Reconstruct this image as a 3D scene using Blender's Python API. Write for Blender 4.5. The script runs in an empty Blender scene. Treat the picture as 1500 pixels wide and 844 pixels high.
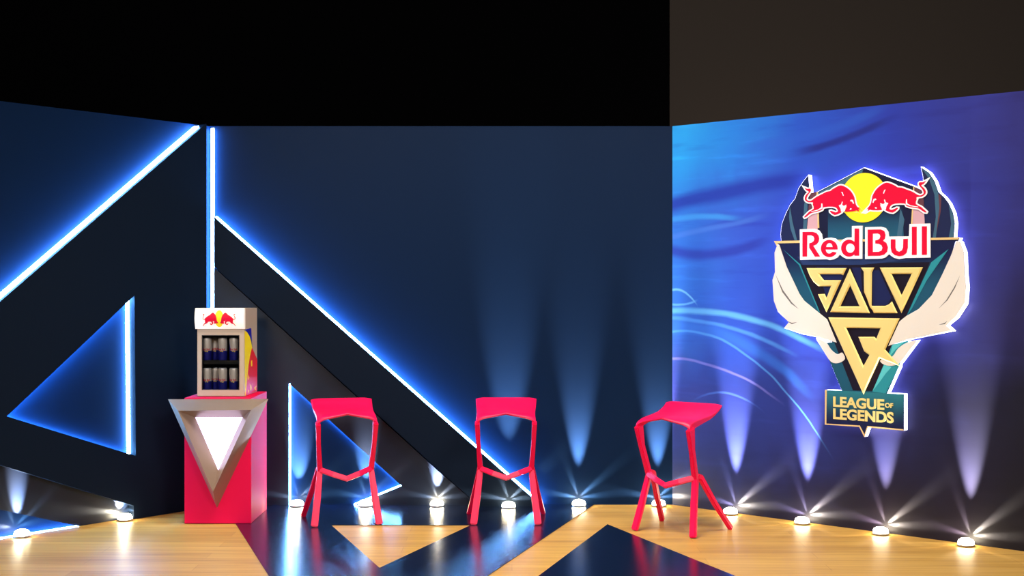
import bpy, bmesh, math, random
from mathutils import Vector, Matrix
random.seed(7)
S = bpy.context.scene
C = S.collection
F, CX, CY, H = 1900.0, 750.0, 425.0, 1.49      # focal length (px of a 1500 px frame), horizon, eye height

# ------------------------------------------------------------------ colours / nodes
def lin(c):
    return tuple(((v/255)/12.92 if v/255 <= .04045 else ((v/255+.055)/1.055)**2.4) for v in c)
def rgba(c, k=1.0):
    return tuple(min(1, v*k) for v in lin(c)) + (1,)
MK = .66

def mat(name, col=(200,200,200), rough=.5, metal=0, spec=.5, emit=None, estr=0, k=1.0, noise=0, coat=0):
    m = bpy.data.materials.new(name); m.use_nodes = True
    nt = m.node_tree; b = nt.nodes['Principled BSDF']
    b.inputs['Base Color'].default_value = rgba(col, k)
    b.inputs['Roughness'].default_value = rough
    b.inputs['Metallic'].default_value = metal
    b.inputs['Specular IOR Level'].default_value = spec
    b.inputs['Coat Weight'].default_value = coat
    if emit:
        b.inputs['Emission Color'].default_value = rgba(emit)
        b.inputs['Emission Strength'].default_value = estr
    if noise:
        tc = nt.nodes.new('ShaderNodeTexCoord'); n = nt.nodes.new('ShaderNodeTexNoise')
        n.inputs['Scale'].default_value = 9; n.inputs['Detail'].default_value = 5
        nt.links.new(tc.outputs['Object'], n.inputs['Vector'])
        mr = nt.nodes.new('ShaderNodeMapRange')
        mr.inputs['To Min'].default_value = max(.02, rough-noise); mr.inputs['To Max'].default_value = rough+noise
        nt.links.new(n.outputs['Fac'], mr.inputs['Value'])
        nt.links.new(mr.outputs['Result'], b.inputs['Roughness'])
    return m

class E:                                        # tiny expression builder over Math nodes
    nt = None
    def __init__(s, v): s.v = v
    @staticmethod
    def op(o, *a):
        n = E.nt.nodes.new('ShaderNodeMath'); n.operation = o
        for i, x in enumerate(a):
            x = x.v if isinstance(x, E) else x
            if isinstance(x, (int, float)): n.inputs[i].default_value = x
            else: E.nt.links.new(x, n.inputs[i])
        return E(n.outputs[0])
    def __add__(a, b): return E.op('ADD', a, b)
    def __radd__(a, b): return E.op('ADD', a, b)
    def __sub__(a, b): return E.op('SUBTRACT', a, b)
    def __rsub__(a, b): return E.op('SUBTRACT', b, a)
    def __mul__(a, b): return E.op('MULTIPLY', a, b)
    def __rmul__(a, b): return E.op('MULTIPLY', a, b)
    def __truediv__(a, b): return E.op('DIVIDE', a, b)
def sstep(x, a, b):
    n = E.nt.nodes.new('ShaderNodeMapRange'); n.interpolation_type = 'SMOOTHSTEP'
    E.nt.links.new(x.v, n.inputs['Value'])
    n.inputs['From Min'].default_value = a; n.inputs['From Max'].default_value = b
    return E(n.outputs['Result'])
def mixc(f, a, b):
    n = E.nt.nodes.new('ShaderNodeMix'); n.data_type = 'RGBA'
    for sock, x in ((n.inputs[0], f), (n.inputs[6], a), (n.inputs[7], b)):
        x = x.v if isinstance(x, E) else x
        if isinstance(x, (int, float, tuple)): sock.default_value = x
        else: E.nt.links.new(x, sock)
    return n.outputs[2]
def noise(vec, scale, detail=3, rough=.5):
    n = E.nt.nodes.new('ShaderNodeTexNoise'); n.inputs['Scale'].default_value = scale
    n.inputs['Detail'].default_value = detail; n.inputs['Roughness'].default_value = rough
    E.nt.links.new(vec, n.inputs['Vector']); return E(n.outputs['Fac'])
def mapping(vec, scale=(1,1,1), rot=(0,0,0), loc=(0,0,0)):
    n = E.nt.nodes.new('ShaderNodeMapping'); E.nt.links.new(vec, n.inputs['Vector'])
    n.inputs['Scale'].default_value = scale; n.inputs['Rotation'].default_value = rot; n.inputs['Location'].default_value = loc
    return n.outputs[0]
def objcoord():
    return E.nt.nodes.new('ShaderNodeTexCoord').outputs['Object']
def sep(v):
    n = E.nt.nodes.new('ShaderNodeSeparateXYZ'); E.nt.links.new(v, n.inputs[0])
    return E(n.outputs[0]), E(n.outputs[1]), E(n.outputs[2])

# ------------------------------------------------------------------ objects
def tag(o, label=None, cat=None, group=None, kind=None):
    if label: o['label'] = label
    if cat: o['category'] = cat
    if group: o['group'] = group
    if kind: o['kind'] = kind
    return o
def empty(name, loc, rz=0, label=None, cat=None, group=None):
    o = bpy.data.objects.new(name, None); C.objects.link(o)
    o.location = loc; o.rotation_euler = (0, 0, rz); o.empty_display_size = .1
    return tag(o, label, cat, group)
def link(name, me, m, parent=None):
    o = bpy.data.objects.new(name, me); C.objects.link(o)
    if m is not None:
        for x in (m if isinstance(m, (list, tuple)) else [m]): me.materials.append(x)
    if parent: o.parent = parent
    return o
def from_bm(name, bm, m, parent=None, smooth=False):
    me = bpy.data.meshes.new(name); bmesh.ops.recalc_face_normals(bm, faces=bm.faces[:]); bm.to_mesh(me); bm.free()
    if smooth:
        for p in me.polygons: p.use_smooth = True
    return link(name, me, m, parent)
def add_box(bm, x0, x1, y0, y1, z0, z1, bev=0):
    vs = [bm.verts.new((x, y, z)) for x in (x0, x1) for y in (y0, y1) for z in (z0, z1)]
    fs = [(0,1,3,2),(4,6,7,5),(0,4,5,1),(2,3,7,6),(0,2,6,4),(1,5,7,3)]
    ff = [bm.faces.new([vs[i] for i in f]) for f in fs]
    if bev:
        ed = set(e for f in ff for e in f.edges)
        bmesh.ops.bevel(bm, geom=list(ed), offset=bev, segments=2, affect='EDGES', profile=.6)
def lathe(bm, prof, seg=28, c=(0,0,0)):
    rings = []
    for r, z in prof:
        if r < 1e-6: rings.append([bm.verts.new((c[0], c[1], c[2]+z))])
        else: rings.append([bm.verts.new((c[0]+r*math.cos(2*math.pi*i/seg), c[1]+r*math.sin(2*math.pi*i/seg), c[2]+z)) for i in range(seg)])
    for a, b in zip(rings, rings[1:]):
        for i in range(seg):
            j = (i+1) % seg
            if len(a) == 1 and len(b) == 1: continue
            if len(a) == 1: bm.faces.new((a[0], b[i], b[j]))
            elif len(b) == 1: bm.faces.new((a[i], b[0], a[j]))
            else: bm.faces.new((a[i], b[i], b[j], a[j]))

def catmull(pts, n=4):
    out = []; N = len(pts)
    for i in range(N):
        p0, p1, p2, p3 = (Vector(pts[(i+k-1) % N]) for k in range(4))
        for j in range(n):
            t = j/n
            out.append(tuple(.5*((2*p1)+(p2-p0)*t+(2*p0-5*p1+4*p2-p3)*t*t+(3*p1-p0-3*p2+p3)*t**3)))
    return out

def flat_mesh(name, loops, o0, o1, base=(0,0), bevel=0, grow=0, text=None):
    """filled outline (s, z) made solid between the stand-off distances o0 and o1 from a wall"""
    cu = bpy.data.curves.new(name, 'CURVE'); cu.dimensions = '2D'; cu.fill_mode = 'BOTH'
    for lp in loops:
        sp = cu.splines.new('POLY'); sp.points.add(len(lp)-1); sp.use_cyclic_u = True
        for p, q in zip(sp.points, lp): p.co = (q[0], q[1], 0, 1)
    cu.extrude = max(0, (o1-o0)/2-bevel); cu.bevel_depth = bevel; cu.bevel_resolution = 0
    cu.offset = grow - bevel
    return curve_to_mesh(name, cu, o0, o1, base)
def curve_to_mesh(name, cu, o0, o1, base=(0,0), box=None):
    t = bpy.data.objects.new('tmp', cu); C.objects.link(t)
    dg = bpy.context.evaluated_depsgraph_get()
    me = bpy.data.meshes.new_from_object(t.evaluated_get(dg)); me.name = name
    bpy.data.objects.remove(t); bpy.data.curves.remove(cu)
    me.materials.clear()
    c = (o0+o1)/2
    if box:
        xs = [v.co.x for v in me.vertices]; ys = [v.co.y for v in me.vertices]
        ax, bx, ay, by = min(xs), max(xs), min(ys), max(ys)
    for v in me.vertices:
        x, y, z = v.co
        if box:
            x = box[0]+(x-ax)/(bx-ax)*(box[1]-box[0]); y = box[2]+(y-ay)/(by-ay)*(box[3]-box[2])
        v.co = (x-base[0], -(z+c), y-base[1])
    for p in me.polygons: p.use_smooth = False; p.material_index = 0
    return me
def text_mesh(name, body, box, o0, o1, base=(0,0), bold=.02):
    cu = bpy.data.curves.new(name, 'FONT'); cu.body = body; cu.size = 1; cu.extrude = (o1-o0)/2
    cu.offset = bold; cu.resolution_u = 4
    return curve_to_mesh(name, cu, o0, o1, base, box)

class Wall:                                     # a wall's own frame: s along it, z up, off out into the room
    def __init__(s, origin, ang):
        s.o = Vector((origin[0], origin[1], 0)); s.a = ang
        s.u = Vector((math.cos(ang), math.sin(ang), 0)); s.n = Vector((math.sin(ang), -math.cos(ang), 0))
    def px(s, x, y, off=0):
        d = Vector(((x-CX)/F, 1, (CY-y)/F)); e = Vector((0, 0, H)); q = s.o+s.n*off
        t = (q-e).dot(s.n)/d.dot(s.n); p = e+d*t
        return ((p-s.o).dot(s.u), p.z)
    def sx(s, x, off=0): return s.px(x, 400, off)[0]
    def poly(s, pts, off): return [s.px(x, y, off) if z is None else (s.sx(x, off), z) for x, y, z in [(p+(None,))[:3] if len(p) == 2 else p for p in pts]]
    def world(s, q, off, z): return s.o+s.u*q+s.n*off+Vector((0, 0, z))
def ground(x, y): Y = H*F/(y-CY); return ((x-CX)/F*Y, Y)

BACK_Y, WALL_H = 9.0, 2.627
XL, XR = -2.098, 1.113
angL = math.atan2(1.2, .981); angR = math.atan2(-1900, 2137)
WB = Wall((XL, BACK_Y), 0)                      # s from the left corner
WR = Wall((XR, BACK_Y), angR)                   # s from the right corner
WL = Wall((XL, BACK_Y), angL)                   # s negative, towards the camera

# ------------------------------------------------------------------ materials
M = {}
M['navy_base'] = mat('navy_wall_paint', (9,27,53), .46, spec=.05, noise=.05)
M['navy_matte'] = mat('navy_panel_paint', (8,20,36), .6, spec=.08, noise=.06)
M['navy_satin'] = mat('navy_satin_paint', (8,20,40), .42, spec=.4, noise=.05)
M['led'] = mat('cool_led', (230,240,255), .4, emit=(112,182,255), estr=110)
M['led_soft'] = mat('cool_led_rim', (120,180,255), .4, emit=(60,150,255), estr=4)
M['led_hid'] = mat('cool_led_concealed', (230,240,255), .4, emit=(96,176,255), estr=130)
M['crimson'] = mat('crimson_lacquer', (218,4,68), .6, spec=.15)
M['stool'] = mat('crimson_plastic', (248,3,74), .4, spec=.4)
M['champagne'] = mat('champagne_metal', (158,134,116), .34, metal=.4)
M['white_light'] = mat('white_light_panel', (240,240,255), .5, emit=(206,196,255), estr=2.6)
M['cream'] = mat('cream_enamel', (186,162,138), .45, spec=.3)
M['header'] = mat('lit_header_acrylic', (250,240,225), .4, emit=(255,236,214), estr=.35)
M['dark_int'] = mat('dark_cabinet_liner', (38,30,36), .6)
M['sun'] = mat('yellow_print', (255,225,10), .5)
M['redp'] = mat('red_print', (222,0,48), .5, spec=.2)
M['red2'] = mat('scarlet_print', (228,12,26), .5)
M['bluep'] = mat('blue_print', (24,20,150), .45)
M['white'] = mat('white_print', (255,250,244), .5)
M['edge'] = mat('glowing_white_acrylic', (245,245,255), .5, emit=(206,206,255), estr=4)
M['gold'] = mat('gold_relief', (255,224,136), .36, metal=.25)
M['goldline'] = mat('gold_trim', (240,200,130), .4, metal=.2)
M['ink'] = mat('black_plum', (24,15,30), .55)
M['navy_em'] = mat('emblem_navy', (27,32,74), .5)
M['navy_em2'] = mat('emblem_dark_navy', (24,26,52), .5)
M['teal_d'] = mat('emblem_dark_teal', (30,80,98), .5)
M['teal'] = mat('emblem_teal', (44,138,146), .5)
M['teal_l'] = mat('emblem_light_teal', (90,190,190), .5)
M['slate'] = mat('emblem_slate', (62,96,116), .5)
M['ivory'] = mat('emblem_ivory', (226,214,198), .55)
M['feather'] = mat('emblem_feather_line', (110,104,96), .55)
M['pinkp'] = mat('emblem_pink', (205,158,164), .5)
M['brownp'] = mat('emblem_brown', (98,58,66), .5)
M['black'] = mat('black_metal', (22,22,24), .4, metal=.4)
M['lens'] = mat('warm_lamp_lens', (255,245,220), .3, emit=(255,240,200), estr=55)
M['drape'] = mat('black_drape', (3,3,4), .95, spec=.02)
M['plaster'] = mat('brown_grey_plaster', (60,54,50), .9, spec=.1)
M['alu'] = mat('aluminium', (200,202,208), .3, metal=.9)

def two_tone(name, a, b, axis, p, q, ramp_noise=0):
    """print whose colour runs from a to b along an axis of the object"""
    m = mat(name, a, .5); E.nt = m.node_tree
    x = sep(objcoord())['XYZ'.index(axis)]
    col = mixc(sstep(x, p, q), rgba(a), rgba(b))
    E.nt.links.new(col, E.nt.nodes['Principled BSDF'].inputs['Base Color'])
    return m

def wood_material():
    m = mat('oak_planks', (220,170,95), .44, spec=.32); E.nt = m.node_tree; nt = m.node_tree
    oc = objcoord(); X, Y, Z = sep(oc)
    br = nt.nodes.new('ShaderNodeTexBrick'); nt.links.new(oc, br.inputs['Vector'])
    br.inputs['Scale'].default_value = 1; br.inputs['Brick Width'].default_value = 1.7; br.inputs['Row Height'].default_value = .16
    br.inputs['Mortar Size'].default_value = .0016; br.inputs['Color1'].default_value = (.25,.25,.25,1); br.inputs['Color2'].default_value = (.75,.75,.75,1)
    br.inputs['Mortar'].default_value = (0,0,0,1); br.offset = .37
    bw = nt.nodes.new('ShaderNodeRGBToBW'); nt.links.new(br.outputs['Color'], bw.inputs[0])
    g1 = noise(mapping(oc, (1.2, 26, 1)), 1.6, 6, .6); g2 = noise(mapping(oc, (.5, 7, 1), loc=(3,1,0)), 1.5, 3)
    t = E(bw.outputs[0])*.28 + g1*.55 + g2*.5 - .18
    n = nt.nodes.new('ShaderNodeValToRGB'); nt.links.new(t.v, n.inputs[0])
    e = n.color_ramp.elements; e[0].position = .18; e[0].color = rgba((148,102,44)); e[1].position = .82; e[1].color = rgba((222,176,94))
    x = e.new(.5); x.color = rgba((196,148,70))
    nt.links.new(n.outputs[0], nt.nodes['Principled BSDF'].inputs['Base Color'])
    return m
M['wood'] = wood_material()
M['vinyl'] = mat('navy_gloss_vinyl', (8,20,44), .215, spec=.42, noise=.02)

def mural_material():
    m = mat('painted_mural_print', (40,60,170), .5, spec=.25); E.nt = m.node_tree; nt = m.node_tree
    oc = objcoord(); s0, _, z0 = sep(oc)
    w1 = noise(mapping(oc, (1.1,1,2.2), rot=(0,.5,0)), 1.6, 4) - .5
    w2 = noise(mapping(oc, (2.2,1,.9), loc=(5,2,1)), 1.4, 3) - .5
    s = s0 + w1*.5; z = z0 + w2*.45 + w1*.3
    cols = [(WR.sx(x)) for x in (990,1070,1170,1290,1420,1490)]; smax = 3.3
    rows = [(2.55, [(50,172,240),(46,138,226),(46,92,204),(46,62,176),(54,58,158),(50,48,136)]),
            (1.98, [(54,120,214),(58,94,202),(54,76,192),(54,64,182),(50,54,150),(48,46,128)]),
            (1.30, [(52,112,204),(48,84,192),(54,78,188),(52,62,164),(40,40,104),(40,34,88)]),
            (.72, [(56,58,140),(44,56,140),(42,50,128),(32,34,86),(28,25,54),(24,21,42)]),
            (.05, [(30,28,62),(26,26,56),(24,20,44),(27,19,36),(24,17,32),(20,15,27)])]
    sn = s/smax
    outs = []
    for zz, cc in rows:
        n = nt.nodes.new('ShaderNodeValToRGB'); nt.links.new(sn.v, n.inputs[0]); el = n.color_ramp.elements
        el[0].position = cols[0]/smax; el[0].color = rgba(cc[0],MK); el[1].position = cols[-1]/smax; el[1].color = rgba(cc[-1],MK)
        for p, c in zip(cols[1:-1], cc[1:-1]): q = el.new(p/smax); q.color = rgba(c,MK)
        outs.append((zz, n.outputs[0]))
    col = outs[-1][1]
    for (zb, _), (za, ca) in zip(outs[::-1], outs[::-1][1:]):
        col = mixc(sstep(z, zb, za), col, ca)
    # brushed diagonal streaks of the painting
    st = noise(mapping(oc, (.9, 1, 7), rot=(0, .32, 0)), 1.3, 4, .55)
    def mul(f, c):
        n = nt.nodes.new('ShaderNodeMix'); n.data_type = 'RGBA'; n.blend_type = 'MULTIPLY'
        nt.links.new(f.v, n.inputs[0]); nt.links.new(col, n.inputs[6]); n.inputs[7].default_value = c; return n.outputs[2]
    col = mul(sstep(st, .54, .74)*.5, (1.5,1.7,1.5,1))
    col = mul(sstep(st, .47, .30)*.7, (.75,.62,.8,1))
    def stroke(pts, w, c, a, fade=.12):
        nonlocal col
        (s1, y1), (s2, y2), (s3, y3) = [WR.px(*p) for p in pts]
        # quadratic through three points
        d = (s1-s2)*(s1-s3)*(s2-s3)
        A = (s3*(y2-y1)+s2*(y1-y3)+s1*(y3-y2))/d
        B = (s3*s3*(y1-y2)+s2*s2*(y3-y1)+s1*s1*(y2-y3))/d
        K = (s2*s3*(s2-s3)*y1+s3*s1*(s3-s1)*y2+s1*s2*(s1-s2)*y3)/d
        zc = (s0*A + B)*s0 + K
        dist = E.op('ABSOLUTE', z0 + w1*.05 - zc)
        f = sstep(dist, w, w*.15)*sstep(s0, s3+fade, s3-fade)*a
        if s1 > .1: f = f*sstep(s0, s1-fade, s1+fade)
        col = mixc(f, col, rgba(c,MK))
    stroke([(988,300),(1060,283),(1170,262)], .085, (40,56,166), .9)
    stroke([(988,322),(1040,318),(1075,318)], .03, (70,160,232), .8)
    stroke([(988,347),(1050,333),(1110,318)], .028, (84,130,222), .6)
    stroke([(988,368),(1050,372),(1120,352)], .06, (46,58,166), .85)
    stroke([(1175,222),(1230,206),(1300,178)], .04, (38,42,136), .85)
    stroke([(1100,215),(1180,200),(1290,160)], .05, (52,100,210), .5)
    stroke([(988,425),(1005,430),(1018,442)], .012, (130,200,240), .8, .03)
    stroke([(988,446),(1005,445),(1018,441)], .012, (120,190,240), .7, .03)
    stroke([(988,455),(1075,462),(1195,506)], .032, (110,190,240), .8)
    stroke([(988,466),(1075,482),(1150,512)], .022, (90,160,236), .7)
    stroke([(988,480),(1095,506),(1175,566)], .06, (58,120,220), .6)
    stroke([(988,486),(1080,510),(1200,640)], .014, (96,170,240), .6)
    stroke([(988,527),(1060,540),(1130,580)], .014, (140,130,214), .7)
    stroke([(1030,580),(1065,576),(1100,590)], .012, (90,130,220), .6)
    nt.links.new(col, nt.nodes['Principled BSDF'].inputs['Base Color'])
    return m
M['mural'] = mural_material()

def glass_material():
    m = bpy.data.materials.new('door_glass'); m.use_nodes = True; nt = m.node_tree; nt.nodes.clear()
    o = nt.nodes.new('ShaderNodeOutputMaterial'); mx = nt.nodes.new('ShaderNodeMixShader')
    t = nt.nodes.new('ShaderNodeBsdfTransparent'); g = nt.nodes.new('ShaderNodeBsdfGlossy'); f = nt.nodes.new('ShaderNodeFresnel')
    t.inputs[0].default_value = (.9,.9,.9,1); g.inputs['Roughness'].default_value = .03; f.inputs[0].default_value = 1.45
    nt.links.new(f.outputs[0], mx.inputs[0]); nt.links.new(t.outputs[0], mx.inputs[1]); nt.links.new(g.outputs[0], mx.inputs[2])
    nt.links.new(mx.outputs[0], o.inputs[0]); return m
M['glass'] = glass_material()

# ------------------------------------------------------------------ the setting
def struct(o): o['kind'] = 'structure'; return o
def wall(name, W, s0, s1, m, thick=.06):
    bm = bmesh.new(); add_box(bm, s0, s1, 0, thick, 0, WALL_H)
    o = from_bm(name, bm, m); o.location = W.o; o.rotation_euler.z = W.a
    return struct(o)
wall('wall_left', WL, -2.5, 0, M['navy_base'])
wall('wall_back', WB, 0, XR-XL, M['navy_base'])
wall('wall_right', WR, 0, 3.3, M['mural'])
bm = bmesh.new(); add_box(bm, -6, 7, 2.5, 11.05, -.1, 0); struct(from_bm('floor', bm, M['wood']))
# the hall behind the stage: black drape on the left, brown grey plaster on the right
XJ = (981-CX)/F*11
bm = bmesh.new(); add_box(bm, -8, XJ, 11.0, 11.1, 0, 5.2); struct(from_bm('wall_rear_drape', bm, M['drape']))
bm = bmesh.new(); add_box(bm, XJ, 8, 11.0, 11.1, 0, 5.2); struct(from_bm('wall_rear', bm, M['plaster']))

def prism(name, loops, z0, z1, m):
    me = flat_mesh(name, loops, z0, z1)          # comes out standing; lay it down
    for v in me.vertices: x, y, z = v.co; v.co = (x, z, -y)
    return struct(link(name, me, m))
G = ground
def xl(Y): return -1.27+.327*(6.757-Y)
def xr(Y): return -.1245-.31*(6.757-Y)
yb = 8.997
prism('floor_zigzag_vinyl', [[(xl(yb), yb), (-.68, 4.96), (xr(yb), yb)], [G(485,770), G(690,770), G(556,833)]], .0006, .004, M['vinyl'])
prism('floor_peak_vinyl', [[(.606, 8.23), (.606-.315*3.6, 4.63), (.606+.373*3.6, 4.63)]], .0006, .004, M['vinyl'])

# ------------------------------------------------------------------ raised panels and their light strips
def wall_thing(name, W, s, label, cat, group=None):
    e = empty(name, W.world(s, 0, 0), W.a, label, cat, group); e['_s'] = s
    return e
def strip(W, e, a, b, w, o0, o1, m=None, name='light_strip', side=1):
    """light strip beside the edge a-b (s, z), w wide on the given side"""
    a, b = Vector(a), Vector(b); d = (b-a).normalized(); p = Vector((-d.y, d.x))*w*side
    loop = [tuple(a), tuple(b), tuple(b+p), tuple(a+p)]
    return link(name, flat_mesh(name, [loop], o0, o1, (e['_s'], 0)), m or M['led'], e)
def board(e, loops, o0, o1, m, name='board'):
    return link(name, flat_mesh(name, loops, o0, o1, (e['_s'], 0)), m, e)

P2, P1 = .09, .03
# left wall, upper navy panel with the triangular opening
diag = [(-120,546),(297,185.5)]
outer = WL.poly([(-120,546),(297,185.5)], P2) 
outer = [(outer[0][0], outer[0][1]), (outer[1][0], min(outer[1][1], WALL_H)), (WL.sx(302.5,P2), WALL_H), (WL.sx(302.5,P2), .002), (WL.sx(196,P2), .002)] + WL.poly([(196,741),(0,681),(-120,645)], P2)
hole = WL.poly([(10,610),(197,433),(199,668)], P2)
e = wall_thing('wall_panel', WL, WL.sx(150), 'large navy raised panel with a triangular opening on the left wall', 'panel')
board(e, [outer, hole], .001, P2, M['navy_matte'])
strip(WL, e, outer[0], outer[1], .010, .001, .05)
cen = Vector((sum(p[0] for p in hole)/3, sum(p[1] for p in hole)/3))
for i in range(3):
    a, b = Vector(hole[i]), Vector(hole[(i+1) % 3]); d = (b-a).normalized(); nrm = Vector((-d.y, d.x))
    sd = 1 if (cen-a).dot(nrm) > 0 else -1
    strip(WL, e, a+d*.01, b-d*.01, (.007,.009,.005)[i], .001, (.045,.03,.02)[i], (M['led_hid'], M['led'], M['led_hid'])[i], side=sd)
# left wall, lower satin panel
zf = .002
lo = WL.poly([(-120,645),(0,681),(195.4,740.8),(195.4,0,zf),(115,0,zf),(-60,734.5),(-60,0,zf),(-120,0,zf)], P1)
e = wall_thing('wall_panel', WL, WL.sx(60), 'low dark panel with a blue lit floor triangle at the foot of the left wall', 'panel')
board(e, [lo], .001, P1, M['navy_satin'])
strip(WL, e, lo[4], (lo[6][0]+.02, zf), .014, .001, P1+.004, side=1)
strip(WL, e, lo[4], lo[5], .010, .001, .02, M['led_soft'], side=-1)
# back wall, slanting navy bar
up = WB.poly([(313,318),(795,742)], P2)
bar = WB.poly([(313.5,318)], P2) + [(WB.sx(794,P2), .002), (WB.sx(703,P2), .002)] + WB.poly([(640,686),(313.5,390)], P2)
e = wall_thing('wall_panel', WB, WB.sx(520), 'slanting navy bar with a glowing upper edge across the back wall', 'panel')
board(e, [bar], .001, P2, M['navy_matte'])
strip(WB, e, bar[0], bar[1], .009, .001, .055, side=1)
# back wall, lower satin panel with the small triangle
lp = WB.poly([(313.5,392),(640,688.5),(700,0,zf),(519,0,zf),(588,712),(423.5,562),(423.5,0,zf),(313.5,0,zf)], P1)
e = wall_thing('wall_panel', WB, WB.sx(450), 'low dark panel with a small blue lit triangle behind the first stool', 'panel')
board(e, [lp], .001, P1, M['navy_satin'])
strip(WB, e, lp[3], lp[4], .007, .001, P1+.002, side=1)
strip(WB, e, lp[4], lp[5], .002, .001, .012, M['led_hid'], side=1)
strip(WB, e, lp[5], lp[6], .007, .001, P1+.002, side=1)
# corner strip
e = wall_thing('corner_light_strip', WB, .012, 'vertical white light strip in the corner above the drinks fridge', 'light strip')
bm = bmesh.new(); add_box(bm, .002, .020, -.03, -.002, .004, WALL_H-.02, .003); from_bm('diffuser', bm, M['led'], e)
bm = bmesh.new(); add_box(bm, 0, .022, -.0016, 0, .002, WALL_H-.01); from_bm('channel', bm, M['alu'], e)

# ------------------------------------------------------------------ uplights
def can_profile(): return [(0,0),(.049,0),(.050,.002),(.050,.006),(.048,.009),(.046,.009)]
def make_uplight():
    e = empty('uplight', (0,0,0))
    bm = bmesh.new(); lathe(bm, can_profile()+[(.045,.007),(0,.007)]); from_bm('housing', bm, M['alu'], e, True)
    bm = bmesh.new(); lathe(bm, [(.0455,.0075),(.0455,.020),(.040,.032),(.025,.040),(0,.043)]); from_bm('lens', bm, M['lens'], e, True)
    return e
def spot(name, loc, d, power, size, blend, col, rad=.01):
    l = bpy.data.lights.new(name, 'SPOT'); l.energy = power; l.spot_size = math.radians(size); l.spot_blend = blend
    l.color = col; l.shadow_soft_size = rad
    o = bpy.data.objects.new(name, l); C.objects.link(o); o.location = loc
    o.rotation_euler = Vector(d).to_track_quat('-Z', 'Y').to_euler(); return o
def fan(loc, along, into, power, thin=.15):
    """flat sheet of light from an added spot: a streak over the surface imitating lens flare"""
    along = along.normalized(); f = (along*.85+into*.5).normalized()
    x = along.cross(into).normalized(); z = -f; y = z.cross(x)
    o = spot('streak', loc, f, power, 100, 1, (1,.9,.68), .004)
    o.rotation_euler = Matrix((x, y, z)).transposed().to_euler(); o.scale = (thin, 1, 1)
UP = []
proto = make_uplight()
def uplight(W, px_, off, label, surf=0, beam=1.0, tilt=None):
    e = proto if not UP else proto.copy()
    if UP:
        C.objects.link(e)
        for ch in proto.children:
            c = ch.copy(); c.parent = e; C.objects.link(c)
    UP.append(e)
    s = W.sx(px_, off); e.location = W.world(s, off, .0041); e.rotation_euler.z = W.a
    tag(e, label, 'uplight', 'uplights along the foot of the walls')
    p = W.world(s, off, .048)
    t = tilt if tilt is not None else math.radians(17 if surf else 6)
    d = Vector((0,0,1))*math.cos(t) - W.n*math.sin(t)
    spot('beam', p, d, (420 if surf else 950)*beam, (60 if t > .6 else 34) if surf else 24, 1, (1,.98,.94))
    # added spots imitate star flare as short streaks on wall foot and floor
    src = W.world(s, off, .050); up = Vector((0,0,1))
    for du, dz, pw in ((-1,.16,30),(1,.85,26),(-.36,1,14),(1,.10,20)):
        fan(src, W.u*du + up*dz, -W.n, pw*(.45 if surf else .8))
    for du, dn, pw in ((-.75,1,9),(.12,1,7),(1,.55,8),(-1,.25,6)):
        fan(src, W.u*du + W.n*dn, -up, pw)
L = math.pi
uplight(WL, 32, .082, 'uplight in the blue floor triangle at the left edge', P1)
uplight(WL, 183, .082, 'uplight on the wood floor just left of the crimson podium', P1, .35, .7)
uplight(WB, 435, .082, 'uplight at the foot of the small triangle, right of the podium', P1)
uplight(WB, 535, .082, 'uplight behind the right front leg of the first stool', P1)
uplight(WB, 640, .082, 'uplight midway between the first and middle stools', P1)
uplight(WB, 745, .15, 'uplight between the legs of the middle stool', 0, .8, .17)
uplight(WB, 848, .07, 'uplight between the middle stool and the turned stool')
uplight(WB, 965, .07, 'uplight behind the turned stool, left of the mural corner')
uplight(WR, 1070, .07, 'uplight at the mural foot beside the turned stool')
uplight(WR, 1175, .07, 'uplight under the left wing of the emblem at the mural foot')
uplight(WR, 1290, .07, 'uplight directly below the emblem name plate', 0, .65)
uplight(WR, 1415, .07, 'uplight nearest the right edge at the mural foot')

# ------------------------------------------------------------------ stools
def sweep(pts, wid, dep, side, bev=.006):
    """square-section bar through pts; wid across `side`, dep across the other axis"""
    bm = bmesh.new(); rings = []
    n = len(pts)
    for i, p in enumerate(pts):
        p = Vector(p); t = (Vector(pts[min(i+1, n-1)])-Vector(pts[max(i-1, 0)])).normalized()
        a = (side - t*side.dot(t)).normalized(); b = t.cross(a)
        w, d = wid[i]/2, dep[i]/2
        rings.append([bm.verts.new(p+a*x*w+b*y*d) for x, y in ((-1,-1),(1,-1),(1,1),(-1,1))])
    for r, q in zip(rings, rings[1:]):
        for i in range(4): bm.faces.new((r[i], r[(i+1) % 4], q[(i+1) % 4], q[i]))
    bm.faces.new(rings[0]); bm.faces.new(rings[-1])
    bmesh.ops.recalc_face_normals(bm, faces=bm.faces[:])
    long = [e for e in bm.edges if len(e.link_faces) == 2 and e.calc_face_angle(0) > .9]
    bmesh.ops.bevel(bm, geom=long, offset=bev, segments=2, affect='EDGES')
    return bm
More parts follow.
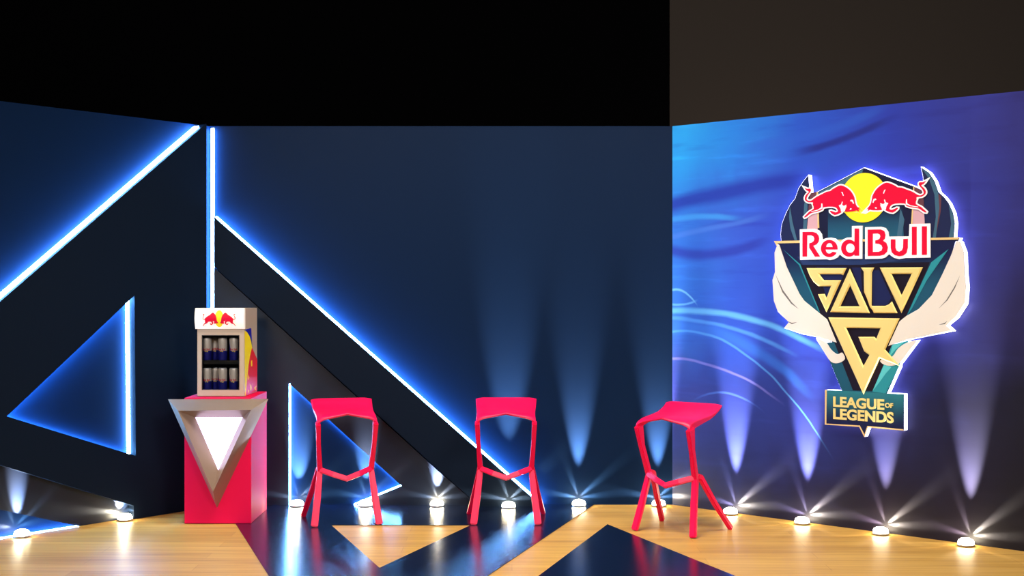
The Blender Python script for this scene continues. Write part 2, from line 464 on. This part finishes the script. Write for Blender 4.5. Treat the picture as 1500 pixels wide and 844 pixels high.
def make_stool():
    r = empty('bar_stool', (0,0,0))
    # folded seat: front edge drawn up in the middle, rear lip rising
    bm = bmesh.new(); NU, NV = 16, 12
    prof = [(0,-.215,.0),(.12,-.205,.022),(.3,-.15,.040),(.55,-.05,.050),(.78,.06,.062),(.92,.14,.090),(1,.175,.112)]
    def pv(v):
        for (a, y, z), (b, y2, z2) in zip(prof, prof[1:]):
            if v <= b: t = (v-a)/(b-a); return y+(y2-y)*t, z+(z2-z)*t
        return prof[-1][1:]
    g = []
    for j in range(NV+1):
        v = j/NV; y, z = pv(v); row = []
        hw = .190+.012*v-.008*math.sin(math.pi*v)
        for i in range(NU+1):
            u = -1+2*i/NU
            rise = (1-abs(u))*.044*(1-v)**1.4
            dip = -.016*(1-u*u)*math.sin(math.pi*min(1, v*1.05))
            fold = -.014*max(0, abs(u)-.8)/.2*(1-.4*v)
            row.append(bm.verts.new((u*hw, y-.012*(1-abs(u))*(1-v), .664+z+rise+dip+fold)))
        sk = .045*(1-v)**.8+.010                   # turned-down flanks, deepest at the front posts
        flank = [bm.verts.new((q.x-sgn*.004, q.y+.006*(1-v), q.z-sk)) for sgn, q in ((-1, row[0].co), (1, row[-1].co))]
        row = [flank[0]] + row + [flank[1]]
        g.append(row)
    for j in range(NV):
        for i in range(NU+2): bm.faces.new((g[j][i], g[j][i+1], g[j+1][i+1], g[j+1][i]))
    seat = from_bm('seat', bm, M['stool'], r, True)
    so = seat.modifiers.new('thickness', 'SOLIDIFY'); so.thickness = .014; so.offset = -1
    bv = seat.modifiers.new('soft edge', 'BEVEL'); bv.width = .006; bv.segments = 2; bv.limit_method = 'ANGLE'; bv.angle_limit = math.radians(50)
    for sx in (-1, 1):
        kf = Vector((sx*.163, -.10, .337)); kr = Vector((sx*.168, -.045, .340))
        pts = [(sx*.181,-.196,.652),(sx*.176,-.165,.52),tuple(kf),(sx*.182,-.150,.17),(sx*.205,-.203,0)]
        from_bm('leg', sweep(pts, [.030,.026,.034,.042,.044], [.074,.046,.040,.030,.028], Vector((1,0,0))), M['stool'], r)
        pts = [(sx*.166,-.085,.352),tuple(kr),(sx*.205,.07,.17),(sx*.247,.203,0)]
        from_bm('leg', sweep(pts, [.026,.030,.030,.030], [.036,.040,.036,.032], Vector((1,0,0))), M['stool'], r)
    pts = [(-.163,-.110,.345),(-.08,-.155,.318),(0,-.178,.292),(.08,-.155,.318),(.163,-.110,.345)]
    from_bm('footrest', sweep(pts, [.034]*5, [.030]*5, Vector((0,.35,1))), M['stool'], r)
    return r
def copy_tree(o, parent=None):
    c = o.copy(); C.objects.link(c)
    if parent: c.parent = parent
    for ch in o.children: copy_tree(ch, c)
    return c
st0 = make_stool()
spots = [((-1.085, 8.372), 13, 'crimson bar stool turned slightly right, in front of the small blue triangle'),
         ((-.039, 8.41), 0, 'crimson bar stool facing straight ahead, in front of the slanting light line'),
         ((1.044, 8.060), -37, 'crimson bar stool angled on the wood floor beside the mural corner')]
for i, ((x, y), a, lab) in enumerate(spots):
    o = st0 if i == 0 else copy_tree(st0)
    o.location = (x, y, .0041); o.rotation_euler.z = math.radians(a)
    tag(o, lab, 'stool', 'crimson bar stools')

# ------------------------------------------------------------------ podium
PX0, PX1, PY0, PY1, PH = -2.085, -1.6595, 8.254, 8.78, .80
e = empty('podium', ((PX0+PX1)/2, (PY0+PY1)/2, .0041), 0, 'crimson podium with a glowing triangular front under the drinks fridge', 'podium')
cx, cy = e.location.x, e.location.y
bm = bmesh.new(); add_box(bm, PX0-cx, PX1-cx, PY0-cy, PY1-cy, 0, PH, .004); from_bm('body', bm, M['crimson'], e)
def at(x, y, Y): return Vector(((x-CX)/F*Y-cx, Y-cy, H+(CY-y)/F*Y))
A = [at(246,586,8.252), at(393,585.5,8.252), at(318,745,8.252)]
B = [at(260.6,602.8,8.147), at(367.5,601.8,8.147), at(312,722,8.147)]
D = [at(286,612.5,8.235), at(355.4,612.5,8.235), at(319.7,690,8.235)]
bm = bmesh.new()
va, vb, vd = ([bm.verts.new(p) for p in q] for q in (A, B, D))
for i in range(3):
    j = (i+1) % 3
    bm.faces.new((va[i], va[j], vb[j], vb[i])); bm.faces.new((vb[i], vb[j], vd[j], vd[i])); bm.faces.new((vd[i], vd[j], va[j], va[i]))
from_bm('triangle_frame', bm, M['champagne'], e)
bm = bmesh.new()
v1 = [bm.verts.new(p+Vector((0,.001,0))) for p in D]; v2 = [bm.verts.new(p+Vector((0,.014,0))) for p in D]
bm.faces.new(v1); bm.faces.new(v2)
for i in range(3): j = (i+1) % 3; bm.faces.new((v1[i], v1[j], v2[j], v2[i]))
from_bm('light_panel', bm, M['white_light'], e)

# ------------------------------------------------------------------ bull logo outlines (shared by the emblem and the fridge)
def cr(pts, ox, oy, k): return [(ox+x/k, oy+y/k) for x, y in pts]
K1 = 1032/110
BULL = cr([(135,330),(172,346),(212,343),(224,372),(188,424),(168,460),(166,492),(198,512),(240,500),(300,455),(380,415),(440,385),(490,375),(520,350),(600,305),(645,298),(700,320),(760,365),(800,420),(822,465),(830,520),(852,582),(902,632),(872,622),(884,657),(852,640),(830,648),(770,656),(697,660),(693,640),(716,588),(672,578),(640,560),(655,612),(652,655),(622,680),(550,706),(486,660),(500,646),(560,668),(594,652),(576,610),(520,590),(400,598),(380,630),(330,652),(240,676),(210,690),(152,736),(130,732),(170,690),(200,660),(262,618),(250,560),(250,530),(190,530),(146,502),(140,465),(160,425),(196,386),(165,368)], 1165, 240, K1)
MARKS = [cr(q, 1165, 240, K1) for q in ([(640,388),(660,392),(676,440),(664,440),(655,410)],
         [(762,512),(776,494),(802,500),(818,545),(804,552),(792,522)], [(757,628),(770,612),(788,620),(770,634)],
         [(606,574),(640,560),(652,520),(662,524),(650,580),(660,640),(640,662),(634,620)],
         [(660,588),(716,562),(700,604),(690,652),(668,650)], [(370,545),(382,546),(384,612),(330,640),(230,664),(230,656),(326,630),(366,600)])]
CS = (1265.5, 289.7)                            # sun centre in the same drawing

# ------------------------------------------------------------------ emblem on the mural
SE = WR.sx(1268)
em = wall_thing('emblem_sign', WR, SE, 'large backlit winged emblem with two red bulls mounted on the blue mural', 'sign')
ZB = 0
def ep(name, loops, o0, o1, m, parent=None, bevel=0, grow=0):
    return link(name, flat_mesh(name, loops, o0, o1, (SE, ZB), bevel, grow), m, parent or em)
LF = .056                                        # stand-off of the front faces
def T(pts, off=LF, sm=0):
    q = [WR.px(x, y, off) for x, y in pts]
    return catmull(q, sm) if sm else q
hornL = [(1184,257),(1176.5,266),(1170,276),(1164.7,291),(1157,301),(1151.6,312),(1145.4,327.5),(1143.6,343),(1144.6,354.5),(1181,354),(1190,300),(1186,280)]
hornR = [(1349.3,245),(1361,253),(1369.3,265.8),(1374.7,281.2),(1383.2,289),(1390,298),(1396.3,312),(1398.8,327.5),(1397,349),(1355,351),(1352,300),(1352.4,260.3)]
crown = [(1265.5,246),(1340,273.5),(1352,279),(1357,351),(1180,354.5),(1186,288),(1197,281.6)]
shield = [(1134.6,354.3),(1405.5,349),(1404,353),(1399.6,354),(1393.6,374),(1380.5,402.4),(1365.4,432.6),(1346,452.8),(1328,463),(1318,471),(1301.7,506),(1317,536.7),(1297,582),(1236,579),(1216,530.5),(1204,505),(1225,501),(1211.6,468),(1198.5,458.8),(1178.4,440.7),(1171.4,430.6),(1153,392),(1142,359),(1137,358)]
wingL = [(1139,359),(1135,370),(1135.7,398.4),(1132,410.5),(1134,440.7),(1140,456.8),(1156,472),(1149.2,480.5),(1174.4,489),(1198.5,494),(1226,502),(1212,468),(1196.5,455.5),(1178.4,440.7),(1171.4,430.6),(1153,392),(1142,359)]
wingR = [(1401,353),(1393.6,374),(1380.5,402.4),(1365.4,432.6),(1346,452.8),(1328,463),(1318,471),(1301.5,507),(1330,497.5),(1395,484.5),(1386.5,477),(1400.6,465),(1413.7,444.7),(1415.7,420.5),(1413.7,400.4),(1412.7,370),(1406.7,354)]
curlL = [(1196,496),(1210,501),(1217.7,512),(1227,519),(1234,516.6),(1238,526),(1228.5,532),(1217.7,530),(1208.5,517),(1202,506)]
curlR = [(1343,499),(1329,502),(1316,510.5),(1307,522.8),(1290,527.4),(1295,534),(1307,536),(1319,531),(1331.8,514)]
lower = [(1204,503),(1228,500),(1304,500),(1330,500),(1316,537),(1297.5,577),(1235.2,573),(1216,530.5)]
plate = [(1210.7,571.7),(1235.2,572.5),(1297.5,576.3),(1324.2,577.6),(1324.2,630.4),(1271.4,625.2),(1266.6,638.9),(1259.7,624.7),(1209.6,621.3)]
# glowing acrylic body: one slab per outline, all of one piece
bodyparts = [hornL, hornR, crown, shield, wingL, wingR, curlL, curlR, lower, plate]
bm = bmesh.new()
for k, q in enumerate(bodyparts):
    me = flat_mesh('b', [T(q)], .012, LF-.002-.0002*k, (SE, ZB), 0, .002)
    bm.from_mesh(me); bpy.data.meshes.remove(me)
from_bm('glowing_body', bm, M['edge'], em)
def dl(base_y):                                  # small steps so faces never coincide
    return LF+base_y
f0 = LF-.0015
M['horn'] = mat('emblem_horn', (30,36,70), .5)
ep('horn', [T(hornL)], f0, LF, M['horn']); ep('horn', [T(hornR)], f0, LF, M['horn'])
ep('horn_stripe', [T([(1186,268),(1183,300),(1181,354),(1176,354),(1178,300)])], LF, LF+.0015, M['slate'])
ep('horn_stripe', [T([(1157,302),(1161,325),(1168,353),(1164.5,353.5),(1158,335),(1156,318)])], LF, LF+.0015, M['slate'])
ep('horn_stripe', [T([(1350,246),(1361,254),(1369,267),(1374.5,282),(1376,305),(1371,348),(1366.5,348.5),(1371,318),(1369,285),(1361,262)])], LF, LF+.0015, M['slate'])
ep('horn_stripe', [T([(1375,284),(1379,288),(1378,310),(1372,340),(1373,318)])], LF, LF+.0013, M['brownp'])
ep('horn_stripe', [T([(1390,299),(1396,313),(1398.3,328),(1396.5,348),(1390,348.5),(1393.5,328)])], LF, LF+.0015, M['slate'])
M['crown'] = two_tone('emblem_crown', (34,84,108), (22,24,54), 'Z', 1.82, 2.02)
ep('crown_panel', [T(crown)], f0+.0004, LF+.0004, M['navy_em2'])
ep('crown_panel', [T([(1213,290),(1265,300),(1322,296),(1324,352),(1213,354)])], LF, LF+.0012, M['crown'])
ep('crown_panel', [T([(1265,247.5),(1262,256),(1203,289),(1198,283)])], LF, LF+.0015, M['slate'])
ep('crown_panel', [T([(1319,305),(1325,322),(1320,352),(1313,352),(1317,325)])], LF, LF+.0017, M['slate'])
for q, m in (([(1186,290),(1197,284),(1198,352),(1181,353)], 'pinkp'), ([(1187,283),(1196,281),(1197,306),(1184,310)], 'brownp'),
             ([(1338,275),(1352,279),(1356,350),(1337,351)], 'pinkp'), ([(1339,274),(1352,279),(1354,306),(1338,300)], 'brownp')):
    ep('crown_pillar', [T(q)], LF, LF+(.0016 if m == 'pinkp' else .0022), M[m])
ep('gold_trim', [T([(1196.5,281),(1198.5,281),(1200.3,334),(1198,334)])], LF, LF+.003, M['goldline'])
ep('gold_trim', [T([(1338.2,273.5),(1339.6,274),(1336.8,330),(1334.8,330)])], LF, LF+.003, M['goldline'])
M['shield'] = two_tone('emblem_shield', (30,78,100), (24,28,66), 'Z', 1.48, 1.72)
ep('shield_plate', [T(shield)], f0+.0008, LF+.0010, M['shield'])
ep('shield_facet', [T([(1172,388),(1362,384),(1357,398),(1278,573),(1248.5,572)])], LF, LF+.002, M['ink'])
ep('shield_facet', [T([(1168,376),(1358,368),(1355,379),(1262,388),(1176,388)])], LF, LF+.0024, mat('emblem_steel_navy', (38,54,94), .5))
ep('shield_facet', [T([(1389.6,365),(1364.4,384.3),(1342,432.6),(1329,462),(1336,452),(1358,410.5)])], LF, LF+.0026, M['teal'])
ep('shield_line', [T([(1148,366),(1172.5,387.5),(1201,457),(1199,456),(1171,388.6)])], LF, LF+.003, M['teal'])
for q in ([(1196,391),(1241,391),(1216,450)], [(1248,392),(1261,392),(1264,440)], [(1278,396),(1288,396),(1306,436),(1300,447),(1279,448)]):
    ep('shield_inset', [T(q)], LF+.001, LF+.0028, M['navy_em'])
ep('lower_plate', [T([(1216,530.5),(1204,503),(1222,501),(1250,573),(1235,572.5)])], LF-.001, LF+.0022, M['teal_d'])
ep('lower_plate', [T([(1278,574),(1307,505),(1331,499),(1317,537),(1297.5,576.5)])], LF-.001, LF+.0022, M['teal'])
ep('lower_facet', [T([(1278.5,573),(1296,533),(1306,538),(1297,548),(1290,558)])], LF, LF+.0028, M['teal_l'])
ep('lower_facet', [T([(1308,505),(1326,500),(1312,512),(1303,523)])], LF, LF+.0028, M['teal_l'])
o = ep('wing', [T(wingL)], LF-.001, LF+.006, M['ivory'], None, .002); o['label'] = 'ivory feathered wing'
o2 = ep('wing', [T(wingR)], LF-.001, LF+.006, M['ivory'], None, .002)
ep('feather_line', [T([(1136,402),(1147,425),(1160,443),(1170,453),(1159,445),(1146,428)], LF+.006)], LF+.0055, LF+.0068, M['feather'], o)
ep('feather_line', [T([(1406,404),(1397,422),(1386,440),(1375,452),(1388,440),(1399,422)], LF+.006)], LF+.0055, LF+.0068, M['feather'], o2)
ep('feather_line', [T([(1152,470),(1160,473),(1168,472),(1160,475)], LF+.006)], LF+.0055, LF+.0066, M['feather'], o)
ep('feather_line', [T([(1375,476),(1384,473),(1388,470),(1384,475)], LF+.006)], LF+.0055, LF+.0066, M['feather'], o2)
ep('wing_curl', [T(curlL, LF, 3)], LF-.001, LF+.005, M['ivory'], None, .001)
ep('wing_curl', [T(curlR, LF, 3)], LF-.001, LF+.005, M['ivory'], None, .001)
M['plate'] = two_tone('emblem_name_plate', (24,28,64), (44,118,126), 'Z', .66, .90)
pl = ep('name_plate', [T(plate)], LF-.001, LF+.004, M['plate'])
ep('gold_trim', [T([(1209,571),(1211.6,571),(1211,620.6),(1260,623.4),(1266.8,636.5),(1271,624),(1324,629),(1324,630.9),(1271.8,626.2),(1266.6,640.5),(1259,625.4),(1208.8,622)])], LF, LF+.005, M['goldline'])
ep('gold_trim', [T([(1134.3,353.2),(1405.8,347.6),(1404,351),(1140,356.6),(1138,360)])], LF, LF+.006, M['goldline'])
# relief letters
g0, g1 = LF+.002, LF+.016
def gold(loops): return ep('gold_letter', [T(q, LF+.012) for q in loops], g0, g1, M['gold'], None, .0075)
K7 = 9.38
gold([cr([(105,120),(655,120),(608,218),(575,205),(285,205),(300,232),(345,285),(582,285),(378,730),(262,480),(355,475),(378,530),(440,370),(270,370),(200,310),(150,230)], 1170, 380, K7)])
gold([[(1244.6,393.3),(1215.8,457.3),(1274.2,459)], [(1245.2,418.4),(1258.5,448.8),(1230.8,448.8)]])
gold([cr([(5,112),(192,112),(160,180),(155,640),(340,640),(390,620),(435,578),(512,740),(185,740),(50,450),(45,170)], 1260, 380, K7)])
gold([cr([(265,112),(860,108),(565,742)], 1260, 380, K7), cr([(430,202),(567,490),(705,200)], 1260, 380, K7)])
K11 = 1039/160
gold([cr([(150,65),(828,75),(692,372),(832,530),(640,455),(484,800)], 1190, 455, K11), cr([(320,165),(485,525),(540,425),(490,388),(435,250),(588,250),(606,268),(645,170)], 1190, 455, K11)])
# name plate lettering
def ptext(body, px0, px1, bold=.03):
    (s0, z1), (s1, _) = WR.px(px0[0], px0[1], LF), WR.px(px1[0], px1[1], LF)
    z0 = WR.px(px0[0], px0[2], LF)[1]
    return link('plate_letters', text_mesh('plate_letters', body, (s0, s1, z0, z1), LF+.002, LF+.008, (SE, ZB), bold), M['gold'], em)
ptext('LEAGUE', (1221.3,580.6,596), (1296,585), .035)
ptext('LEGENDS', (1221.3,598,614), (1309.8,603), .035)
s0, z1 = WR.px(1297, 590, LF); s1, z0 = WR.px(1309, 598, LF)
link('plate_letters', text_mesh('plate_letters', 'OF', (s0, s1, z0, z1), LF+.002, LF+.008, (SE, ZB), .03), M['gold'], em)
# sun and bulls
cs, cz = WR.px(CS[0], CS[1], LF); rad = abs(WR.px(1265.5, 253.5, LF)[1]-cz)
ep('sun_disc', [[(cs+rad*math.cos(i*math.pi/32), cz+rad*math.sin(i*math.pi/32)) for i in range(64)]], LF, LF+.006, M['sun'])
bl = [WR.px(x, y, LF) for x, y in BULL]; mk = [[WR.px(x, y, LF) for x, y in q] for q in MARKS]
for mir in (1, -1):
    f = lambda q: [(cs+(s-cs)*mir, z) for s, z in q][::mir]
    bo = ep('bull_border', [catmull(f(bl), 2)], LF+.003, LF+.008, M['white'], None, 0, .0085)
    ep('bull', [catmull(f(bl), 2)], LF+.006, LF+.0095, M['redp'])
    for q in mk: ep('bull_highlight', [f(q)], LF+.009, LF+.0102, M['white'])
# the two red words
K5 = 1326/110
def ell(cx_, cy_, rx, ry, a0, a1, n=18): return [(cx_+rx*math.cos(math.radians(a0+(a1-a0)*i/n)), cy_-ry*math.sin(math.radians(a0+(a1-a0)*i/n))) for i in range(n+1)]
R_ = [(145,180),(330,178),(390,198),(428,245),(440,300),(430,352),(395,398),(335,425),(455,615),(365,615),(265,460),(265,380),(310,368),(345,340),(355,300),(342,262),(300,238),(228,240),(225,615),(145,615)]
e_ = [(765,490)] + ell(618,472,147,152,0,332,30) + [(690,530)] + ell(618,490,64,72,325,180,10) 
eh = [(560,446),(572,405),(592,383),(618,375),(648,383),(668,405),(680,446)]
d_ = [(1065,120),(1145,120),(1145,600),(1065,600),(1062,580)] + ell(966,466,138,150,-50,-312,28) + [(1062,352)]
dh = ell(988,465,78,84,0,343,20)
wb = [(95,135),(350,125),(430,150),(480,220),(495,315),(560,290),(640,280),(720,295),(790,350),(810,360),(860,310),(930,280),(1015,275),(1015,75),(1200,70),(1195,655),(920,655),(850,620),(800,575),(760,630),(690,665),(620,675),(570,662),(100,672)]
B_ = [(90,140),(320,135),(382,165),(405,235),(392,300),(360,335),(420,375),(447,450),(432,530),(380,580),(310,600),(90,602)]
bh = [(180,210),(265,205),(305,225),(315,260),(300,300),(265,322),(225,330),(225,385),(290,390),(335,415),(352,460),(335,508),(285,530),(180,532)]
u_ = [(497,310),(580,310),(580,460),(600,510),(645,530),(695,505),(715,455),(718,305),(800,300),(798,460),(775,550),(720,595),(650,608),(570,590),(515,540),(497,460)]
wb2 = [(42,97),(320,88),(400,110),(450,180),(460,262),(815,258),(825,40),(1190,32),(1190,632),(750,640),(640,660),(560,640),(500,600),(465,570),(400,630),(330,652),(42,658)]
for q, ox in ((wb, 1165), (wb2, 1265)): ep('word_border', [T(cr(q, ox, 325, K5))], LF+.003, LF+.012, M['white'])
for loops, ox in (([R_],1165), ([e_,eh],1165), ([d_,dh],1165), ([B_,bh],1265), ([u_],1265), ([[(870,90),(955,88),(955,585),(870,587)]],1265), ([[(1047,82),(1135,80),(1135,582),(1047,584)]],1265)):
    ep('red_letter', [T(cr(q, ox, 325, K5)) for q in loops], LF+.010, LF+.0145, M['redp'])

# ------------------------------------------------------------------ drinks fridge
FX0, FX1, FY0, FY1 = -2.0235, -1.722, 8.34, 8.76
FZ0 = PH+.0046
fr = empty('drinks_fridge', ((FX0+FX1)/2, (FY0+FY1)/2, FZ0), 0, 'small cream glass-door drinks fridge with a lit header on the crimson podium', 'fridge')
w, d = (FX1-FX0)/2, (FY1-FY0)/2
ht, hb = 1.374-FZ0, 1.236-FZ0
bm = bmesh.new(); tk = .010; yf = -d+.026
add_box(bm, -w, -w+tk, yf, d, 0, ht-.004); add_box(bm, w-tk, w, yf, d, 0, ht-.004)
add_box(bm, -w+tk, w-tk, d-tk, d, 0, ht-.004)
add_box(bm, -w+tk, w-tk, yf, d-tk, 0, .03); add_box(bm, -w+tk, w-tk, yf, d-tk, hb-.0, ht-.004)
from_bm('cabinet', bm, M['cream'], fr)
bm = bmesh.new(); add_box(bm, -w+tk+.001, w-tk-.001, d-tk-.006, d-tk-.001, .031, hb-.001)
add_box(bm, -w+tk+.0005, -w+tk+.003, yf+.002, d-tk-.007, .031, hb-.001); add_box(bm, w-tk-.003, w-tk-.0005, yf+.002, d-tk-.007, .031, hb-.001)
from_bm('liner', bm, M['dark_int'], fr)
# bulging header
bm = bmesh.new(); hp = []
for i in range(13):
    t = i/12; hp.append((-d+.004-.034*math.sin(math.pi*(.12+.76*t))**.8, hb+.004+(ht-hb-.004)*t))
prof = hp + [(yf-.001, ht), (yf-.001, hb+.004)]
ra = [bm.verts.new((-w-.010, y, z)) for y, z in prof]; rb = [bm.verts.new((w+.002, y, z)) for y, z in prof]
for i in range(len(prof)): j = (i+1) % len(prof); bm.faces.new((ra[i], ra[j], rb[j], rb[i]))
bm.faces.new(ra); bm.faces.new(rb)
hd = from_bm('header', bm, M['header'], fr)
def hy(z):
    t = min(1, max(0, (z-hb-.004)/(ht-hb-.004))); return -d+.004-.034*math.sin(math.pi*(.12+.76*t))**.8
hw_c, hz_c = -.004, hb+.070
sc = .285/ (1358-1172)/1.0 * .62 * 1.0
sfac = .212/(2*(CS[0]-min(x for x, y in BULL)))
def header_part(name, loop, lift, m):
    me = flat_mesh(name, [loop], 0, .0012)
    for v in me.vertices:
        x, y, z = v.co; zz = z+hz_c; v.co = (x+hw_c, hy(zz)+y-lift, zz)
    return link(name, me, m, hd)
hs = .058/36.2*1.0
header_part('sun_mark', [(.028*math.cos(i*math.pi/20), .054*math.sin(i*math.pi/20)) for i in range(40)], .0015, M['sun'])
for mir in (1, -1):
    header_part('bull_mark', catmull([((x-CS[0])*sfac*mir, -(y-CS[1])*sfac*1.5+.006) for x, y in BULL][::mir], 2), .003, M['redp'])
# door
df, dz0, dz1 = -d, 0.0, hb+.002
gx0, gx1 = (295.4-CX)/F*FY0-(FX0+FX1)/2, (350.8-CX)/F*FY0-(FX0+FX1)/2
gz1, gz0 = H+(CY-491)/F*FY0-FZ0, H+(CY-571.5)/F*FY0-FZ0
bm = bmesh.new()
add_box(bm, -w, gx0, df, yf-.002, dz0+.004, dz1); add_box(bm, gx1, w, df, yf-.002, dz0+.004, dz1)
add_box(bm, gx0, gx1, df, yf-.002, gz1, dz1); add_box(bm, gx0, gx1, df, yf-.002, dz0+.004, gz0)
door = from_bm('door', bm, M['cream'], fr)
bm = bmesh.new(); add_box(bm, gx0, gx1, df+.010, df+.014, gz0, gz1); from_bm('glass_pane', bm, M['glass'], door)
bm = bmesh.new()
for a in (gx0, gx1-.004): add_box(bm, a, a+.004, df+.002, df+.010, gz0, gz1)
for a in (gz0, gz1-.004): add_box(bm, gx0+.004, gx1-.004, df+.002, df+.010, a, a+.004)
from_bm('door_gasket', bm, M['dark_int'], door)
for x in (-w+.03, w-.03):
    bm = bmesh.new(); lathe(bm, [(0,-.0008),(.012,-.0008),(.012,.004),(0,.004)], 12, (x, -d+.08, 0)); from_bm('foot', bm, M['black'], fr)
# shelf
sz = H+(CY-528.5)/F*8.42-FZ0
bm = bmesh.new(); add_box(bm, -w+tk+.004, w-tk-.004, yf+.02, d-tk-.008, sz-.006, sz)
add_box(bm, -w+tk+.004, w-tk-.004, yf+.014, yf+.02, sz-.020, sz+.004)
from_bm('shelf', bm, M['black'], fr)
# print on the right side
def side(name, pts, m, lift):
    X = FX1; out = []
    for x, y in pts:
        Y = X*F/(x-CX); out.append((Y-(FY0+FY1)/2, H+(CY-y)/F*Y-FZ0))
    me = flat_mesh(name, [out], 0, .0008)
    for v in me.vertices: a, y, z = v.co; v.co = (w+lift-y-.0002, a, z)
    return link(name, me, m, fr)
K8 = 6.75
side('side_print', cr([(158,88),(222,72),(232,262),(222,210),(205,150),(180,110)], 335, 470, K8), M['bluep'], .0004)
side('side_print', cr([(158,100),(180,112),(205,152),(222,212),(230,264),(212,330),(195,440),(180,600),(168,738),(160,740)], 335, 470, K8), M['sun'], .0006)
side('side_print', cr([(230,268),(255,325),(280,382),(280,690),(170,742),(180,600),(195,440),(212,330)], 335, 470, K8), M['red2'], .0008)
for q in ([(218,395),(230,390),(230,450),(219,452)], [(190,530),(202,560),(192,590)], [(206,620),(216,640),(218,690),(212,690)], [(232,618),(224,650),(226,690),(219,660)], [(250,660),(276,640),(262,665),(272,690),(256,680)], [(190,680),(200,690),(196,712),(190,706)]):
    side('side_print', cr(q, 335, 470, K8), M['sun'], .0013)

# cans
def can_material():
    m = mat('printed_can', (200,200,205), .35, metal=.25, spec=.5); E.nt = m.node_tree
    x, y, z = sep(objcoord())
    top = sstep(z, .0588, .0592); 
    c = mixc(top, rgba((28,32,140)), rgba((226,216,208)))
    blue = sstep(x + (z-.06)*.18, -.0155, -.0165)*sstep(y, .004, .002)
    c = mixc(blue, c, rgba((28,32,140)))
    c = mixc(sstep(z, .0040, .0036), c, rgba((205,205,210))); c = mixc(sstep(z, .1285, .129), c, rgba((205,205,210)))
    E.nt.links.new(c, E.nt.nodes['Principled BSDF'].inputs['Base Color'])
    return m
M['can'] = can_material()
bm = bmesh.new(); lathe(bm, [(0,.002),(.021,.002),(.022,0),(.0262,.006),(.0266,.010),(.0266,.122),(.0255,.128),(.0235,.133),(.0235,.1345),(.0225,.1345),(.022,.132),(0,.132)], 24)
c0 = empty('drink_can', (0,0,0))
from_bm('can_body', bm, M['can'], c0, True)
me = text_mesh('can_lettering', 'Red Bull', (-.020, .020, .061, .073), 0, .0006, (0,0), .02)
for v in me.vertices: x, y, z = v.co; r_ = .0267-y; a = x/.0266; v.co = (r_*math.sin(a), -r_*math.cos(a), z)
link('can_lettering', me, M['redp'], c0)
bm = bmesh.new(); add_box(bm, -.005, .005, -.012, .004, .1322, .1332, .0003); from_bm('ring_pull', bm, M['alu'], c0)
me = flat_mesh('can_emblem', [catmull([(-.011,.052),(-.004,.0585),(.003,.056),(.008,.058),(.010,.052),(.004,.0515),(-.004,.054)], 2)], 0, .0006)
for v in me.vertices: x, y, z = v.co; r_ = .0267-y; a = x/.0266; v.co = (r_*math.sin(a), -r_*math.cos(a), z)
link('can_emblem', me, M['sun'], c0)
yc = FY0+.075
def canx(px_, Y): return (px_-CX)/F*Y
defs = []
for zz, shelf in ((FZ0+sz+.0005, 'upper'), (FZ0+.0305, 'lower')):
    defs += [((canx(303.4, yc), yc, zz), f'blue and silver drink can at the left end of the {shelf} fridge shelf'),
             ((canx(326.2, yc), yc, zz), f'blue and silver drink can in the middle of the {shelf} fridge shelf, front row'),
             ((canx(342.6, yc), yc, zz), f'blue and silver drink can at the right end of the {shelf} fridge shelf'),
             ((canx(315.8, yc+.065), yc+.065, zz), f'half hidden drink can in the back row of the {shelf} fridge shelf')]
for i, (p, lab) in enumerate(defs):
    o = c0 if i == 0 else copy_tree(c0)
    o.location = p; o.scale = (1.11,)*3; o.rotation_euler.z = random.uniform(-.1, .25)
    tag(o, lab, 'can', 'drink cans in the fridge')

# ------------------------------------------------------------------ light of the hall
def area(name, loc, target, power, size, col, spread=180):
    l = bpy.data.lights.new(name, 'AREA'); l.energy = power; l.shape = 'RECTANGLE'; l.size, l.size_y = size; l.color = col
    l.spread = math.radians(spread)
    o = bpy.data.objects.new(name, l); C.objects.link(o); o.location = loc
    o.rotation_euler = (Vector(target)-Vector(loc)).to_track_quat('-Z', 'Y').to_euler(); return o
area('stage_softbox_left', (-2.6, 1.2, 4.2), (-.6, 8.2, .3), 235, (1.6, 1.2), (1,.95,.88))
area('stage_softbox_right', (2.6, 1.2, 4.2), (.6, 8.2, .3), 235, (1.6, 1.2), (1,.95,.88))
area('stage_downlight', (0, 6.6, 4.6), (0, 7.6, 0), 118, (3.0, 1.0), (1,.94,.84), 110)
area('backstage_lamp', (2.6, 9.9, .6), (2.0, 11, 2.4), 34, (.5, .5), (1,.78,.6))

w_ = bpy.data.worlds.new('dark_hall'); S.world = w_; w_.use_nodes = True
w_.node_tree.nodes['Background'].inputs[0].default_value = (.01,.012,.02,1); w_.node_tree.nodes['Background'].inputs[1].default_value = .4

# ------------------------------------------------------------------ camera
cam = bpy.data.cameras.new('camera'); co = bpy.data.objects.new('camera', cam); C.objects.link(co)
cam.sensor_fit = 'HORIZONTAL'; cam.sensor_width = 36; cam.lens = F/1500*36; cam.shift_y = (CY-422)/1500; cam.clip_start = .05
co.location = (0, 0, H); co.rotation_euler = (math.pi/2, 0, 0)
S.camera = co
S.view_settings.view_transform = 'Standard'; S.view_settings.look = 'None'
S.view_settings.exposure = 0; S.view_settings.gamma = 1; S.view_settings.use_curve_mapping = False
S.cycles.use_denoising = True
S.cycles.max_bounces = 6
S.cycles.sample_clamp_indirect = 4
for m in bpy.data.materials:
    if m.name.startswith(('emblem', 'black_plum')): m.node_tree.nodes['Principled BSDF'].inputs['Specular IOR Level'].default_value = .15
for o in list(C.objects):
    if '_s' in o.keys(): del o['_s']
